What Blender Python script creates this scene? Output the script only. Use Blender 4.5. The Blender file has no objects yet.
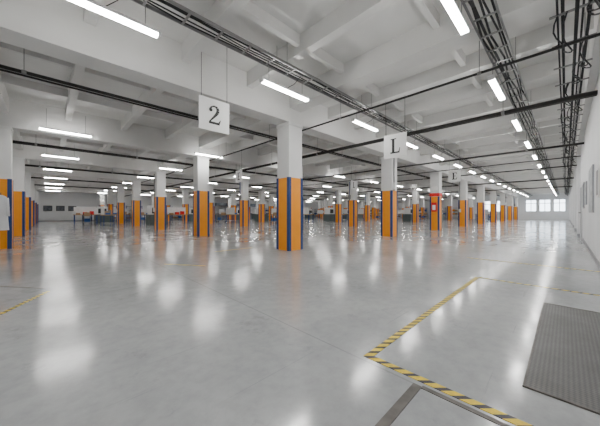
import bpy, bmesh, math, random
from mathutils import Vector, Matrix
random.seed(7)
SC=bpy.context.scene
# ------------------------------------------------------------------ materials
def newmat(name):
    m=bpy.data.materials.new(name); m.use_nodes=True
    nt=m.node_tree; b=nt.nodes['Principled BSDF']
    return m,nt,b
def mat(name,col,rough=.6,metal=0.0,var=.06,scale=3.0,bump=0.0,emis=None,es=0):
    m,nt,b=newmat(name)
    tc=nt.nodes.new('ShaderNodeTexCoord'); n=nt.nodes.new('ShaderNodeTexNoise')
    n.inputs['Scale'].default_value=scale; n.inputs['Detail'].default_value=5
    nt.links.new(tc.outputs['Object'],n.inputs['Vector'])
    r=nt.nodes.new('ShaderNodeValToRGB')
    c0=[max(0,c*(1-var)) for c in col]+[1]; c1=[min(1,c*(1+var)) for c in col]+[1]
    r.color_ramp.elements[0].position=.3; r.color_ramp.elements[1].position=.7
    r.color_ramp.elements[0].color=c0; r.color_ramp.elements[1].color=c1
    nt.links.new(n.outputs['Fac'],r.inputs['Fac']); nt.links.new(r.outputs['Color'],b.inputs['Base Color'])
    b.inputs['Roughness'].default_value=rough; b.inputs['Metallic'].default_value=metal
    if bump>0:
        bp=nt.nodes.new('ShaderNodeBump'); bp.inputs['Strength'].default_value=bump; bp.inputs['Distance'].default_value=.02
        n2=nt.nodes.new('ShaderNodeTexNoise'); n2.inputs['Scale'].default_value=scale*8
        nt.links.new(tc.outputs['Object'],n2.inputs['Vector'])
        nt.links.new(n2.outputs['Fac'],bp.inputs['Height']); nt.links.new(bp.outputs['Normal'],b.inputs['Normal'])
    if emis:
        b.inputs['Emission Color'].default_value=(*emis,1); b.inputs['Emission Strength'].default_value=es
    return m
M_white=mat('painted_concrete_white',(.80,.80,.79),.75,var=.06,scale=1.2,bump=.1)
M_ceil=mat('ceiling_paint',(.72,.715,.70),.85,var=.09,scale=.8,bump=.1)
M_wall=mat('wall_paint',(.82,.83,.84),.7,var=.04,scale=.7)
M_orange=mat('orange_panel',(1.0,.35,.006),.4,var=.05,scale=4)
M_blue=mat('blue_corner_guard',(.012,.045,.19),.45)
M_red=mat('red_paint',(.75,.015,.015),.45)
M_dark=mat('dark_pipe',(.03,.028,.026),.5,metal=.3)
M_grey=mat('galvanised_steel',(.27,.27,.27),.4,metal=.7)
M_cable=mat('black_cable',(.015,.015,.017),.6)
M_lamp=mat('lamp_housing',(.8,.8,.8),.5)
M_tube=mat('lamp_tube',(.9,.9,.9),.5,emis=(1,.985,.955),es=70)
M_signw=mat('sign_white',(.9,.9,.89),.5,var=.02)
M_black=mat('sign_black',(.01,.01,.01),.5)
M_wood=mat('bench_wood',(.45,.28,.13),.6,var=.2,scale=6)
M_card=mat('cardboard',(.45,.30,.17),.8,var=.1)
M_plastic=mat('blue_crate_plastic',(.03,.12,.4),.4)
M_frame=mat('window_frame',(.75,.76,.78),.4)
M_cloth=mat('coat_cloth',(.82,.83,.85),.9,bump=.3)
M_green=mat('machine_green',(.09,.12,.12),.5)
M_trim=mat('trim_grey',(.35,.36,.38),.5)
M_joint=mat('joint_strip_steel',(.13,.12,.11),.45,metal=.3,var=.3,scale=10)
M_paint=mat('picture_dark',(.10,.11,.13),.5,var=.6,scale=5)
M_board=mat('notice_paper',(.42,.44,.46),.6,var=.35,scale=7)
M_part=mat('partition_panel',(.22,.25,.30),.6,var=.1)

# floor
M_floor,nt,b=newmat('epoxy_floor')
N=nt.nodes; L=nt.links
tc=N.new('ShaderNodeTexCoord')
def noise(scale,detail=6,rough=.55,vec=None):
    n=N.new('ShaderNodeTexNoise'); n.inputs['Scale'].default_value=scale
    n.inputs['Detail'].default_value=detail; n.inputs['Roughness'].default_value=rough
    L.new(vec or tc.outputs['Object'],n.inputs['Vector']); return n
def ramp(src,p0,c0,p1,c1):
    r=N.new('ShaderNodeValToRGB'); r.color_ramp.elements[0].position=p0; r.color_ramp.elements[1].position=p1
    r.color_ramp.elements[0].color=c0; r.color_ramp.elements[1].color=c1; L.new(src,r.inputs['Fac']); return r
def mul(a,b_):
    mx=N.new('ShaderNodeMix'); mx.data_type='RGBA'; mx.blend_type='MULTIPLY'; mx.inputs['Factor'].default_value=1
    L.new(a,mx.inputs['A']); L.new(b_,mx.inputs['B']); return mx.outputs['Result']
n1=noise(.45,7,.62); n2=noise(9,8,.7)
r1=ramp(n1.outputs['Fac'],.36,(.375,.39,.40,1),.64,(.50,.51,.515,1))
r2=ramp(n2.outputs['Fac'],.3,(.85,.85,.85,1),.58,(1,1,1,1))
base=mul(r1.outputs['Color'],r2.outputs['Color'])
n5=noise(1.7,9,.75); base=mul(base,ramp(n5.outputs['Fac'],.30,(.70,.70,.69,1),.42,(1,1,1,1)).outputs['Color'])
for rz,sc in ((20,(.6,22,1)),(-38,(.5,26,1))):
    mp=N.new('ShaderNodeMapping'); mp.inputs['Rotation'].default_value=(0,0,math.radians(rz)); mp.inputs['Scale'].default_value=sc
    L.new(tc.outputs['Object'],mp.inputs['Vector']); q=noise(1,4,.6,mp.outputs[0])
    base=mul(base,ramp(q.outputs['Fac'],.27,(.75,.75,.75,1),.34,(1,1,1,1)).outputs['Color'])
sx=N.new('ShaderNodeSeparateXYZ'); L.new(tc.outputs['Object'],sx.inputs[0])
def joint(out,off):
    a=N.new('ShaderNodeMath'); a.operation='ADD'; a.inputs[1].default_value=off; L.new(out,a.inputs[0])
    p=N.new('ShaderNodeMath'); p.operation='PINGPONG'; p.inputs[1].default_value=3.0; L.new(a.outputs[0],p.inputs[0])
    c=N.new('ShaderNodeMath'); c.operation='LESS_THAN'; c.inputs[1].default_value=.007; L.new(p.outputs[0],c.inputs[0]); return c
j1=joint(sx.outputs['X'],-1.60); j2=joint(sx.outputs['Y'],-5.54)
mxj=N.new('ShaderNodeMath'); mxj.operation='MAXIMUM'; L.new(j1.outputs[0],mxj.inputs[0]); L.new(j2.outputs[0],mxj.inputs[1])
ml=N.new('ShaderNodeMath'); ml.operation='MULTIPLY'; ml.inputs[1].default_value=.35; L.new(mxj.outputs[0],ml.inputs[0])
mj=N.new('ShaderNodeMix'); mj.data_type='RGBA'; L.new(ml.outputs[0],mj.inputs['Factor'])
L.new(base,mj.inputs['A']); mj.inputs['B'].default_value=(.16,.16,.16,1)
L.new(mj.outputs['Result'],b.inputs['Base Color'])
n3=noise(1.3,8,.72); r3=N.new('ShaderNodeMapRange'); r3.inputs['From Min'].default_value=.3; r3.inputs['From Max'].default_value=.7
r3.inputs['To Min'].default_value=.085; r3.inputs['To Max'].default_value=.225
L.new(n3.outputs['Fac'],r3.inputs['Value']); L.new(r3.outputs['Result'],b.inputs['Roughness'])
b.inputs['Specular IOR Level'].default_value=.85
bp=N.new('ShaderNodeBump'); bp.inputs['Strength'].default_value=.10; bp.inputs['Distance'].default_value=.007
n4=noise(6,6,.6); L.new(n4.outputs['Fac'],bp.inputs['Height']); L.new(bp.outputs['Normal'],b.inputs['Normal'])

# hazard tape
M_tape,nt,b=newmat('hazard_tape'); N=nt.nodes; L=nt.links
tc=N.new('ShaderNodeTexCoord'); sx=N.new('ShaderNodeSeparateXYZ'); L.new(tc.outputs['Object'],sx.inputs[0])
a=N.new('ShaderNodeMath'); a.operation='ADD'; L.new(sx.outputs['X'],a.inputs[0]); L.new(sx.outputs['Y'],a.inputs[1])
m_=N.new('ShaderNodeMath'); m_.operation='MULTIPLY'; m_.inputs[1].default_value=10.5; L.new(a.outputs[0],m_.inputs[0])
f=N.new('ShaderNodeMath'); f.operation='FRACT'; L.new(m_.outputs[0],f.inputs[0])
g=N.new('ShaderNodeMath'); g.operation='GREATER_THAN'; g.inputs[1].default_value=.6; L.new(f.outputs[0],g.inputs[0])
mix=N.new('ShaderNodeMix'); mix.data_type='RGBA'; L.new(g.outputs[0],mix.inputs['Factor'])
nn=noise(14,6,.7); rr=ramp(nn.outputs['Fac'],.35,(.62,.46,.05,1),.6,(.92,.68,.01,1))
L.new(rr.outputs['Color'],mix.inputs['A']); mix.inputs['B'].default_value=(.035,.035,.04,1)
L.new(mix.outputs['Result'],b.inputs['Base Color']); b.inputs['Roughness'].default_value=.4
# tread plate
M_plate,nt,b=newmat('tread_plate'); N=nt.nodes; L=nt.links
tc=N.new('ShaderNodeTexCoord')
mp=N.new('ShaderNodeMapping'); mp.inputs['Rotation'].default_value=(0,0,math.radians(45)); mp.inputs['Scale'].default_value=(62,62,62)
L.new(tc.outputs['Object'],mp.inputs['Vector'])
ck=N.new('ShaderNodeTexChecker'); ck.inputs['Scale'].default_value=1; L.new(mp.outputs[0],ck.inputs['Vector'])
ck.inputs['Color1'].default_value=(.12,.12,.12,1); ck.inputs['Color2'].default_value=(.18,.178,.175,1)
nn=noise(3,6,.7); rr=ramp(nn.outputs['Fac'],.35,(.75,.74,.72,1),.65,(1,1,1,1))
L.new(mul(ck.outputs['Color'],rr.outputs['Color']),b.inputs['Base Color']); b.inputs['Roughness'].default_value=.5; b.inputs['Metallic'].default_value=.2
bp=N.new('ShaderNodeBump'); bp.inputs['Strength'].default_value=.4; bp.inputs['Distance'].default_value=.003
L.new(ck.outputs['Fac'],bp.inputs['Height']); L.new(bp.outputs['Normal'],b.inputs['Normal'])

# ------------------------------------------------------------------ mesh helpers
class B:
    def __init__(s): s.bm=bmesh.new(); s.mats=[]
    def mi(s,m):
        if m not in s.mats: s.mats.append(m)
        return s.mats.index(m)
    def box(s,x0,x1,y0,y1,z0,z1,m):
        i=s.mi(m); v=[s.bm.verts.new(p) for p in ((x0,y0,z0),(x1,y0,z0),(x1,y1,z0),(x0,y1,z0),(x0,y0,z1),(x1,y0,z1),(x1,y1,z1),(x0,y1,z1))]
        for q in ((3,2,1,0),(4,5,6,7),(0,1,5,4),(1,2,6,5),(2,3,7,6),(3,0,4,7)):
            f=s.bm.faces.new([v[k] for k in q]); f.material_index=i
    def cyl(s,p,q,r,m,n=10,r2=None):
        i=s.mi(m); p=Vector(p); q=Vector(q); d=(q-p).normalized()
        a=d.orthogonal().normalized(); c=d.cross(a); r2=r if r2 is None else r2
        A=[];Bv=[]
        for k in range(n):
            t=2*math.pi*k/n; o=a*math.cos(t)+c*math.sin(t)
            A.append(s.bm.verts.new(p+o*r)); Bv.append(s.bm.verts.new(q+o*r2))
        for k in range(n):
            f=s.bm.faces.new([A[k],A[(k+1)%n],Bv[(k+1)%n],Bv[k]]); f.material_index=i; f.smooth=True
        f=s.bm.faces.new(A[::-1]); f.material_index=i
        f=s.bm.faces.new(Bv); f.material_index=i
    def path(s,pts,r,m,n=8):
        for a,c in zip(pts[:-1],pts[1:]): s.cyl(a,c,r,m,n)
    def mesh(s,name):
        me=bpy.data.meshes.new(name); s.bm.normal_update(); s.bm.to_mesh(me); s.bm.free()
        for m in s.mats: me.materials.append(m)
        return me
    def obj(s,name,loc=(0,0,0)): return place(s.mesh(name),name,loc)
def place(me,name,loc=(0,0,0),rz=0):
    o=bpy.data.objects.new(name,me); o.location=loc; o.rotation_euler=(0,0,rz); SC.collection.objects.link(o); return o

# ------------------------------------------------------------------ dimensions
XL,XR=-1.3,55.0; YN,YF=-.45,45.0; ZC=4.4; H=1.04
GX,GY=4.73,5.29; S=6.0; CW=.5; GB=3.55   # grid, column width, girder bottom

# room shell
k=B(); k.box(XL-.3,XR+.3,YN-.3,YF+.3,-.2,0,M_floor); k.obj('floor')
k=B(); k.box(XL-.3,XR+.3,YN-.3,YF+.3,ZC,ZC+.2,M_ceil)
for j in range(0,7):
    y=GY+S*j
    k.box(XL,XR,y+.02,y+CW-.02,GB,ZC+.01,M_ceil)
for j in range(-1,7):
    for o in (2.0,4.0):
        y=GY+.25+S*j+o
        if YN<y<YF: k.box(XL,XR,y-.05,y+.05,4.20,ZC+.01,M_ceil)
n=0
xs=-1.27
while xs<XR-.5:
    if n%4==0: k.box(xs+.04,xs+.46,YN,YF,3.93,ZC+.01,M_ceil)
    else: k.box(xs+.17,xs+.33,YN,YF,4.06,ZC+.01,M_ceil)
    xs+=1.5; n+=1
k.box(XL,XR,YN,YN+.13,3.78,ZC+.01,M_ceil)
k.obj('ceiling')
k=B(); k.box(XL-.3,XR+.3,YN-.3,YN,0,ZC,M_wall); k.obj('wall_right')
k=B(); k.box(XL-.3,XL,YN,YF,0,ZC,M_wall); k.obj('wall_left')
k=B(); k.box(XL-.3,XR+.3,YF,YF+.3,0,ZC,M_wall); k.obj('wall_back')
wins=[(0.0,1.35),(1.6,2.95),(3.2,4.55)]
wins+= [(7.0,8.6),(9.0,10.6)]
k=B(); z0,z1=1.25,3.15; y=YN
for a,c in wins:
    k.box(XR,XR+.3,y,a,0,ZC,M_wall); k.box(XR,XR+.3,a,c,0,z0,M_wall); k.box(XR,XR+.3,a,c,z1,ZC,M_wall); y=c
k.box(XR,XR+.3,y,YF,0,ZC,M_wall); k.obj('wall_far')
for wi,(a,c) in enumerate(wins):
    k=B()
    for yy in (a,c-.08): k.box(XR+.02,XR+.1,yy,yy+.08,z0,z1,M_trim)
    k.box(XR+.02,XR+.1,(a+c)/2-.04,(a+c)/2+.04,z0,z1,M_trim)
    for zz in (z0,z1-.08,(z0+z1)/2+.3): k.box(XR+.02,XR+.1,a,c,zz,zz+.08,M_trim)
    k.obj('window_%d'%(wi+1))
k=B(); k.box(XL,XR,YN,YN+.012,0,.1,M_trim); k.obj('baseboard_right')
k=B(); k.box(XL,XR,YF-.012,YF,0,.1,M_trim); k.obj('baseboard_back')

# ------------------------------------------------------------------ columns
OT=2.02
def column_mesh(kind):
    k=B(); h=CW/2
    k.box(-h,h,-h,h,0,GB,M_white)
    k.box(-h-.02,h+.02,-h-.02,h+.02,GB-.08,GB,M_white)
    e=.012
    k.box(-h-e,h+e,-h+.07,h-.07,0.0,OT,M_orange); k.box(-h+.07,h-.07,-h-e,h+e,0.0,OT,M_orange)
    for sx_ in (-1,1):
        for sy in (-1,1):
            cx,cy=sx_*(h-.035+.009),sy*(h-.035+.009)
            k.box(cx-.044,cx+.044,cy-.044,cy+.044,0,OT+.01,M_blue)
    if kind==1:
        k.box(-h-.02,h+.02,-h-.02,h+.02,OT+.02,OT+.22,M_red)
        k.box(-h-.10,-h,-.14,.14,OT-.9,OT-.35,M_red); k.box(-h-.105,-h-.10,-.09,.09,OT-.8,OT-.5,M_signw)
        k.box(-h-.03,-h,-.17,.17,OT+.38,OT+.62,M_signw)
    if kind==2:
        k.cyl((-.1,-h-.03,OT),(-.1,-h-.03,GB-.1),.025,M_grey); k.box(-.2,0,-h-.11,-h,OT+.05,OT+.35,M_lamp)
    if kind==3:
        k.cyl((-h-.03,.12,OT),(-h-.03,.12,GB-.1),.03,M_blue); k.box(-h-.1,-h,.02,.2,OT+.1,OT+.4,M_grey)
    if kind==4:
        k.cyl((-h-.03,.16,1.2),(-h-.03,.16,GB-.1),.02,M_grey); k.box(-h-.09,-h-.01,.08,.22,1.1,1.35,M_lamp)
    return k.mesh('column')
CM=[column_mesh(q) for q in range(5)]
for i in range(-1,9):
    for j in range(0,7):
        if i==-1 and j==0: continue
        kind=random.choice([0,0,2,3,4])
        if (i,j)==(2,0): kind=1
        if (i,j)==(0,0): kind=0
        if (i,j)==(0,1): kind=0
        if (i,j)==(1,0): kind=2
        if (i,j)==(2,1): kind=3
        place(CM[kind],'column',(GX+S*i+.25,GY+S*j+.25,0))
k=B(); k.box(-.25,.25,.001,.10,0,3.78,M_wall); k.box(-.26,.26,.001,.11,0,.12,M_trim)
wm=k.mesh('wall_pilaster')
for i in range(2,9): place(wm,'wall_pilaster',(GX+S*i+.25,YN,0))

# ------------------------------------------------------------------ lamps
k=B()
k.box(-.62,.62,-.045,.045,0,.045,M_lamp)
k.box(-.60,.60,-.044,.044,-.032,0,M_tube)
k.box(-.635,-.60,-.05,.05,-.037,.05,M_lamp); k.box(.60,.635,-.05,.05,-.037,.05,M_lamp)
for x in (-.45,.45): k.cyl((x,0,.045),(x,0,.62),.005,M_grey,6)
LM=k.mesh('fluorescent_lamp')
ZL=H+2.5
x=.5
while x<XR-1:
    for y in (.97,3.99): place(LM,'fluorescent_lamp',(x,y,ZL))
    x+=3.0
x=.42
while x<XR-1:
    for y in (10.8,15.7,20.6,25.5,30.5,35.4,40.3): place(LM,'fluorescent_lamp',(x,y,ZL))
    x+=4.6

# ------------------------------------------------------------------ cable trays
def tray(name,y,z,w=.15,step=.5,ncab=5):
    k=B(); A=XL+.02; E=XR-.02
    for s in (-1,1): k.box(A,E,y+s*w-.008,y+s*w+.008,z,z+.05,M_grey)
    x=XL+.2
    while x<E-.05: k.box(x,x+.03,y-w,y+w,z,z+.015,M_grey); x+=step
    for c in range(ncab):
        yy=y-w*.75+c*w*1.5/(ncab-1); r=random.uniform(.008,.018); x=A; p=(x,yy,z+.035)
        while x<XR-1:
            x+=.9; q=(x,yy+random.uniform(-.03,.03),z+.03+random.uniform(0,.04)); k.cyl(p,q,r,M_cable,6); p=q
    x=.2
    while x<XR:
        for s in (-1,1): k.cyl((x,y+s*w,z),(x,y+s*w,4.3),.005,M_grey,5)
        x+=3
    x=.5
    while x<XR-1:
        ly=.97 if y<2 else 3.99
        k.path([(x+.2,y,z+.03),(x+.12,(y+ly)/2,z-.12),(x,ly,ZL+.05)],.006,M_cable,5); x+=3
    return k.obj(name)
tray('cable_tray',3.78,3.80)
tray('cable_tray',.80,3.80)
k=B()
for yy,z,r in ((-.22,3.72,.018),(-.16,3.74,.012),(.03,3.72,.018),(.08,3.7,.012),(-.1,3.66,.02)):
    k.cyl((XL+.01,yy,z),(XR-.02,yy,z),r,M_cable,8)
x=.4
while x<50:
    k.box(x,x+.035,-.32,.16,3.685,3.705,M_grey)
    k.cyl((x,-.2,3.7),(x,-.2,4.06),.006,M_grey,5)
    for rep in range(2):
        pts=[]
        dr=random.uniform(.12,.4); w_=random.uniform(-.27,.08)
        for t in range(11):
            u=t/10; pts.append((x+.9*u,w_+.05*math.sin(9*u),3.7-dr*math.sin(math.pi*u)))
        k.path(pts,.010,M_cable,5)
    x+=.9
k.obj('cable_bundle')
# ------------------------------------------------------------------ pipes
def pipe_v(x,z,r,m=M_dark,y0=YN+.01,y1=YF-.01,dbl=0,name='ceiling_pipe'):
    k=B(); k.cyl((x,y0,z),(x,y1,z),r,m,12)
    if dbl: k.cyl((x+dbl,y0,z+.01),(x+dbl,y1,z+.01),r*.6,m,10)
    y=y0+1.5
    while y<y1:
        k.cyl((x,y,z),(x,y,4.2),.006,M_grey,5); k.cyl((x,y-.03,z),(x,y+.03,z),r*1.3,M_grey,12); y+=3
    k.obj(name)
def pipe_u(y,z,r,m=M_dark,x0=XL+.01,x1=XR-.01,dbl=0,name='ceiling_pipe'):
    k=B(); k.cyl((x0,y,z),(x1,y,z),r,m,12)
    if dbl: k.cyl((x0,y+dbl,z-.02),(x1,y+dbl,z-.02),r*.6,m,10)
    x=x0+1
    while x<x1:
        k.cyl((x,y,z),(x,y,4.1),.006,M_grey,5); k.cyl((x-.03,y,z),(x+.03,y,z),r*1.3,M_grey,12); x+=3
    k.obj(name)
pipe_v(5.42,3.49,.022)
pipe_v(7.87,3.45,.048,dbl=.16)
pipe_v(13.3,3.46,.04,dbl=.12)
pipe_v(16.2,3.46,.025)
pipe_v(19.2,3.46,.035)
pipe_v(26,3.46,.05)
pipe_v(34,3.46,.05)
pipe_u(6.45,3.44,.03,dbl=.1)
pipe_u(12.7,3.40,.04,dbl=.12)
pipe_u(18.6,3.40,.05)
pipe_u(24.8,3.40,.05)
pipe_u(31,3.40,.05)

# ------------------------------------------------------------------ signs
def glyph2():
    pts=[(-.075,.075,.020),(-.078,.085,.028),(-.070,.115,.016),(-.035,.145,.014),(.005,.150,.018),(.045,.130,.028),(.058,.090,.034),(.048,.05,.032),(.015,.005,.026),(-.03,-.05,.018),(-.07,-.095,.014),(-.095,-.125,.012)]
    quads=[]
    for (x0,y0,w0),(x1,y1,w1) in zip(pts[:-1],pts[1:]):
        d=Vector((x1-x0,y1-y0)).normalized(); n=Vector((-d.y,d.x))
        quads.append([(x0+n.x*w0/1.2,y0+n.y*w0/1.2),(x0-n.x*w0/1.2,y0-n.y*w0/1.2),(x1-n.x*w1/1.2,y1-n.y*w1/1.2),(x1+n.x*w1/1.2,y1+n.y*w1/1.2)])
    quads.append([(-.105,-.155),(.085,-.155),(.092,-.115),(-.105,-.115)])
    quads.append([(.06,-.12),(.092,-.12),(.108,-.065),(.095,-.065)])
    c=[(-.072+.03*math.cos(t*math.pi/5),.078+.03*math.sin(t*math.pi/5)) for t in range(10)]
    quads.append(c)
    return quads
def glyphL():
    return [[(-.065,-.15),(-.01,-.15),(-.01,.15),(-.065,.15)],[(-.10,-.155),(.10,-.155),(.10,-.125),(-.10,-.125)],[(-.095,.135),(.03,.135),(.03,.155),(-.095,.155)],[(.075,-.14),(.10,-.14),(.112,-.05),(.10,-.05)]]
def glyphE():
    return glyphL()+[[(.0,.135),(.09,.135),(.09,.155),(0,.155)],[(.08,.08),(.1,.08),(.1,.155),(.08,.155)],[(-.02,-.01),(.06,-.01),(.06,.012),(-.02,.012)]]
def sign(name,c,axis,gl,s=.6,scale=1.0,top=3.95):
    k=B(); h=s/2; cx,cy,cz=c
    def P(a,b_,d):
        return (cx+a,cy-d,cz+b_) if axis=='u' else (cx-d,cy-a,cz+b_)
    if axis=='u': k.box(cx-h,cx+h,cy-.008,cy+.008,cz-h,cz+h,M_signw)
    else: k.box(cx-.008,cx+.008,cy-h,cy+h,cz-h,cz+h,M_signw)
    mi=k.mi(M_black)
    for side in (1,-1):
        off=0
        for q in gl():
            off+=.0004
            vs=[k.bm.verts.new(P(side*a*scale,b_*scale,side*(.010+off))) for a,b_ in q]
            f=k.bm.faces.new(vs); f.material_index=mi
    for a in (-h*.85,h*.85):
        p=P(a,h,0); k.cyl(p,(p[0],p[1],top),.005,M_cable,5)
    k.obj(name)
sign('hanging_sign',(2.33,4.78,H+1.90),'u',glyph2,.62,1.15,4.39)
sign('hanging_sign',(6.78,3.25,H+1.83),'v',glyphL,.64,1.3,4.39)
sign('hanging_sign',(6.9,11.5,H+1.85),'v',glyphE,.6,1.2,4.39)
sign('hanging_sign',(14.6,3.9,H+1.85),'v',glyphE,.55,1.1,4.39)
sign('hanging_sign',(14.5,9.8,H+1.85),'u',glyphL,.6,1.2,4.39)

# ------------------------------------------------------------------ floor markings
def strip(name,x0,x1,y0,y1,m,z=.003):
    k=B(); k.box(x0,x1,y0,y1,0,z,m); return k.obj(name)
def line(name,p,q,w,m,z=.003):
    k=B(); i=k.mi(m); p=Vector(p);q=Vector(q); d=(q-p).normalized(); n=Vector((-d.y,d.x))*w/2
    c=[p-n,q-n,q+n,p+n]; lo=[k.bm.verts.new((v.x,v.y,0)) for v in c]; hi=[k.bm.verts.new((v.x,v.y,z)) for v in c]
    k.bm.faces.new(hi).material_index=i
    for a in range(4): k.bm.faces.new([lo[a],lo[(a+1)%4],hi[(a+1)%4],hi[a]]).material_index=i
    k.obj(name)
t=.027
strip('hazard_tape',1.67-t,4.93+t,1.0-t,1.0+t,M_tape)
strip('hazard_tape',1.67-t,1.67+t,-.44,1.0-t,M_tape)
strip('hazard_tape',4.98-t*.6,4.98+t*.6,-.44,1.0-t,M_tape)
strip('hazard_tape',6.98,7.02,-.44,1.6,M_tape)
line('hazard_tape',(-.45,3.85),(.0,4.79),.045,M_tape)
line('floor_marking_tape',(-.60,5.75),(.02,4.95),.025,M_joint)
line('hazard_tape',(1.71,5.7),(2.21,4.94),.04,M_tape)
strip('floor_marking_tape',3.2,4.4,6.55,6.6,M_tape)
strip('expansion_joint_strip',-1.2,1.60,.60,.65,M_joint,.004)
strip('expansion_joint_strip',1.585,1.615,-.44,.60,M_joint,.0035)
k=B(); k.box(2.05,4.08,-.42,.17,0,.008,M_plate)
k.box(2.035,4.095,.17,.182,0,.010,M_joint); k.box(2.035,2.05,-.42,.17,0,.010,M_joint); k.box(4.08,4.095,-.42,.17,0,.010,M_joint)
k.obj('tread_plate_cover')

# ------------------------------------------------------------------ wall items
def board(x0,x1,z0,z1,m,nm='notice_board'):
    k=B(); k.box(x0,x1,YN+.001,YN+.03,z0,z1,M_trim); k.box(x0+.05,x1-.05,YN+.03,YN+.035,z0+.05,z1-.05,m); k.obj(nm)
board(8.9,10.3,1.05,2.15,M_board); board(7.2,7.6,1.4,1.75,M_signw,'wall_poster'); board(11.6,12.4,1.3,2.0,M_board); board(13.2,13.8,1.2,2.1,M_paint,'wall_poster')
board(19.2,21,1.2,2.1,M_board); board(25,26.5,1.2,2.0,M_paint)
k=B(); k.box(6.2,6.5,YN+.001,YN+.10,1.3,1.75,M_lamp); k.box(6.22,6.48,YN+.10,YN+.105,1.33,1.72,M_grey); k.cyl((6.35,YN+.05,1.75),(6.35,YN+.05,3.75),.012,M_grey,8); k.obj('electrical_box')
for q in range(3):
    k=B(); x=-.4+q*1.15; k.box(x,x+.8,YF-.04,YF-.001,1.3,1.95,M_black); k.box(x+.05,x+.75,YF-.045,YF-.04,1.35,1.9,M_paint); k.obj('framed_picture')
def door(x,n):
    k=B(); k.box(x,x+1,YN+.001,YN+.03,0,2.1,M_frame); k.box(x+.06,x+.94,YN+.03,YN+.045,0,2.04,M_trim); k.cyl((x+.15,YN+.045,1.05),(x+.15,YN+.1,1.05),.015,M_dark); k.cyl((x+.15,YN+.1,1.05),(x+.28,YN+.1,1.05),.012,M_dark); k.obj('door_%d'%n)
door(14.8,1); door(30,2)

# lab coat on near-left column
k=B(); i=k.mi(M_cloth)
rings=[(1.55,.04,.03),(1.50,.12,.04),(1.40,.14,.05),(1.1,.13,.05),(.8,.14,.055),(.55,.15,.06)]
prev=None
for z,a,c in rings:
    r=[]
    for q in range(20):
        th=2*math.pi*q/20; w=1+.12*math.sin(th*5+z*3)
        r.append(k.bm.verts.new((a*w*math.cos(th),c*w*math.sin(th),z)))
    if prev:
        for q in range(20):
            f=k.bm.faces.new([prev[q],prev[(q+1)%20],r[(q+1)%20],r[q]]); f.material_index=i; f.smooth=True
    prev=r
k.cyl((-.12,0,1.47),(-.15,-.02,.95),.04,M_cloth,10,.035); k.cyl((.12,0,1.47),(.15,-.02,.95),.04,M_cloth,10,.035)
k.cyl((0,0,1.5),(0,.09,1.62),.008,M_dark,6)
k.obj('lab_coat',(-.96,GY+6-.12,0))

# ------------------------------------------------------------------ back-of-hall furniture
def workbench():
    k=B(); k.box(-.9,.9,-.4,.4,.84,.9,M_wood)
    for x in (-.85,.79):
        for y in (-.37,.31): k.box(x,x+.06,y,y+.06,0,.84,M_blue)
    k.box(-.85,.85,-.35,.35,.2,.23,M_grey); k.box(-.85,.85,.3,.34,.9,1.6,M_lamp)
    for q in range(3): k.box(-.7+q*.5,-.4+q*.5,-.1,.2,.9,1.05+.08*q,random.choice([M_plastic,M_card,M_red]))
    return k.mesh('workbench')
def rack():
    k=B()
    for x in (-1,.95):
        for y in (-.3,.25): k.box(x,x+.05,y,y+.05,0,2.1,M_blue)
    for z in (.15,.75,1.35,1.95):
        k.box(-1,1,-.3,.3,z,z+.04,M_grey)
        for q in range(4):
            if z<1.9 and random.random()<.85: k.box(-.93+q*.48,-.55+q*.48,-.22,.22,z+.04,z+.04+random.uniform(.2,.42),random.choice([M_card,M_plastic,M_lamp,M_card,M_orange]))
    return k.mesh('storage_rack')
def machine():
    k=B(); k.box(-.7,.7,-.5,.5,0,.9,M_green); k.box(-.6,.3,-.4,.4,.9,1.7,M_lamp); k.box(-.5,.2,-.42,-.4,1.0,1.5,M_black)
    k.box(.35,.65,-.2,.1,.9,1.35,M_grey); k.cyl((.5,0,1.35),(.5,0,1.9),.03,M_dark); k.cyl((.5,0,1.9),(.5,0,2.0),.05,M_red)
    return k.mesh('machine_tool')
def trolley():
    k=B(); k.box(-.5,.5,-.3,.3,.2,.25,M_grey); k.box(-.5,.5,-.3,.3,.75,.79,M_grey)
    for x in (-.48,.45):
        for y in (-.28,.25): k.box(x,x+.03,y,y+.03,.1,1.0,M_dark); k.cyl((x+.015,y,.06),(x+.015,y+.03,.06),.06,M_black)
    k.box(-.4,0,-.2,.2,.79,1.1,M_card); k.box(.05,.4,-.2,.2,.25,.55,M_plastic)
    return k.mesh('trolley')
WB=[workbench() for _ in range(2)]; RK=[rack() for _ in range(3)]; MC=machine(); TR=trolley()
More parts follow.
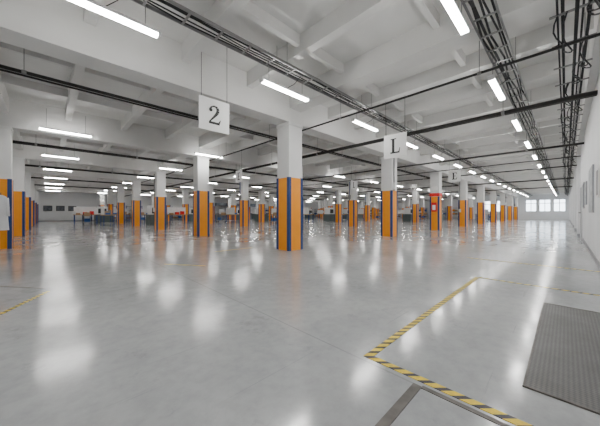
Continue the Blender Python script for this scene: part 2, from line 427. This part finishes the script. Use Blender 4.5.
for q in range(17):
    x=-.2+q*3.1
    if x<3 or 19.5<x<31.5: continue
    place(RK[q%3],'storage_rack',(x,YF-.7,0))
for x,y in ((3.2,38),(6.3,37.5),(9,39),(12.7,37),(15,32),(20,38),(24,33),(31,37),(38,33),(44,38),(2.6,32),(8.2,31),(3.6,27),(5.5,43),(35,27.5),(27,20.5),(44,20),(9,26.2),(14,24.5),(20.5,25),(26.5,26.5),(31,20),(38,15),(20.3,20),(48,9),(43,8)):
    place(random.choice(WB),'workbench',(x,y,0),random.choice([0,math.pi/2]))
for x,y in ((4.2,34),(13.5,33.5),(19.5,32.5),(26.3,38),(33.5,32),(41.5,27),(7,25.7),(19.8,27.5),(25.5,20.8),(37.5,26.7),(33,14),(44.5,14)):
    place(MC,'machine_tool',(x,y,0),random.uniform(0,.1))
for x,y in ((2.5,29.5),(7.7,33.5),(14,27),(25,27.8),(38,21),(45,16.5),(32,26),(16,20),(50,8)):
    place(TR,'trolley',(x,y,0),random.uniform(0,3))
for q,(y) in enumerate((14,17,20.5,26,29,32,38)):
    place(RK[q%3],'storage_rack',(XR-.6,y,0),math.pi/2)
k=B()
for x0,x1,y0,y1 in ((21,30,42.3,42.4),(21,21.1,42.4,44.9),(29.9,30,42.4,44.9)): k.box(x0,x1,y0,y1,0,1.0,M_part); k.box(x0,x1,y0,y1,2.3,2.7,M_part)
x=21.04
while x<=30: k.box(x-.04,x+.04,42.3,42.4,1.0,2.3,M_frame); x+=1.49
k.box(21,30,42.3,44.9,2.7,2.8,M_part); k.obj('office_partition')

# ------------------------------------------------------------------ world
w=bpy.data.worlds.new('sky'); w.use_nodes=True; SC.world=w
bg=w.node_tree.nodes['Background']; bg.inputs[0].default_value=(.80,.90,1,1); bg.inputs[1].default_value=7

# ------------------------------------------------------------------ camera
cam=bpy.data.cameras.new('camera'); cam.sensor_width=36; cam.lens=259*36/600; cam.clip_start=.02; cam.clip_end=300
co=bpy.data.objects.new('camera',cam); SC.collection.objects.link(co); co.location=(0,0,H)
co.rotation_euler=(math.radians(90),0,math.radians(45.76-90)); SC.camera=co
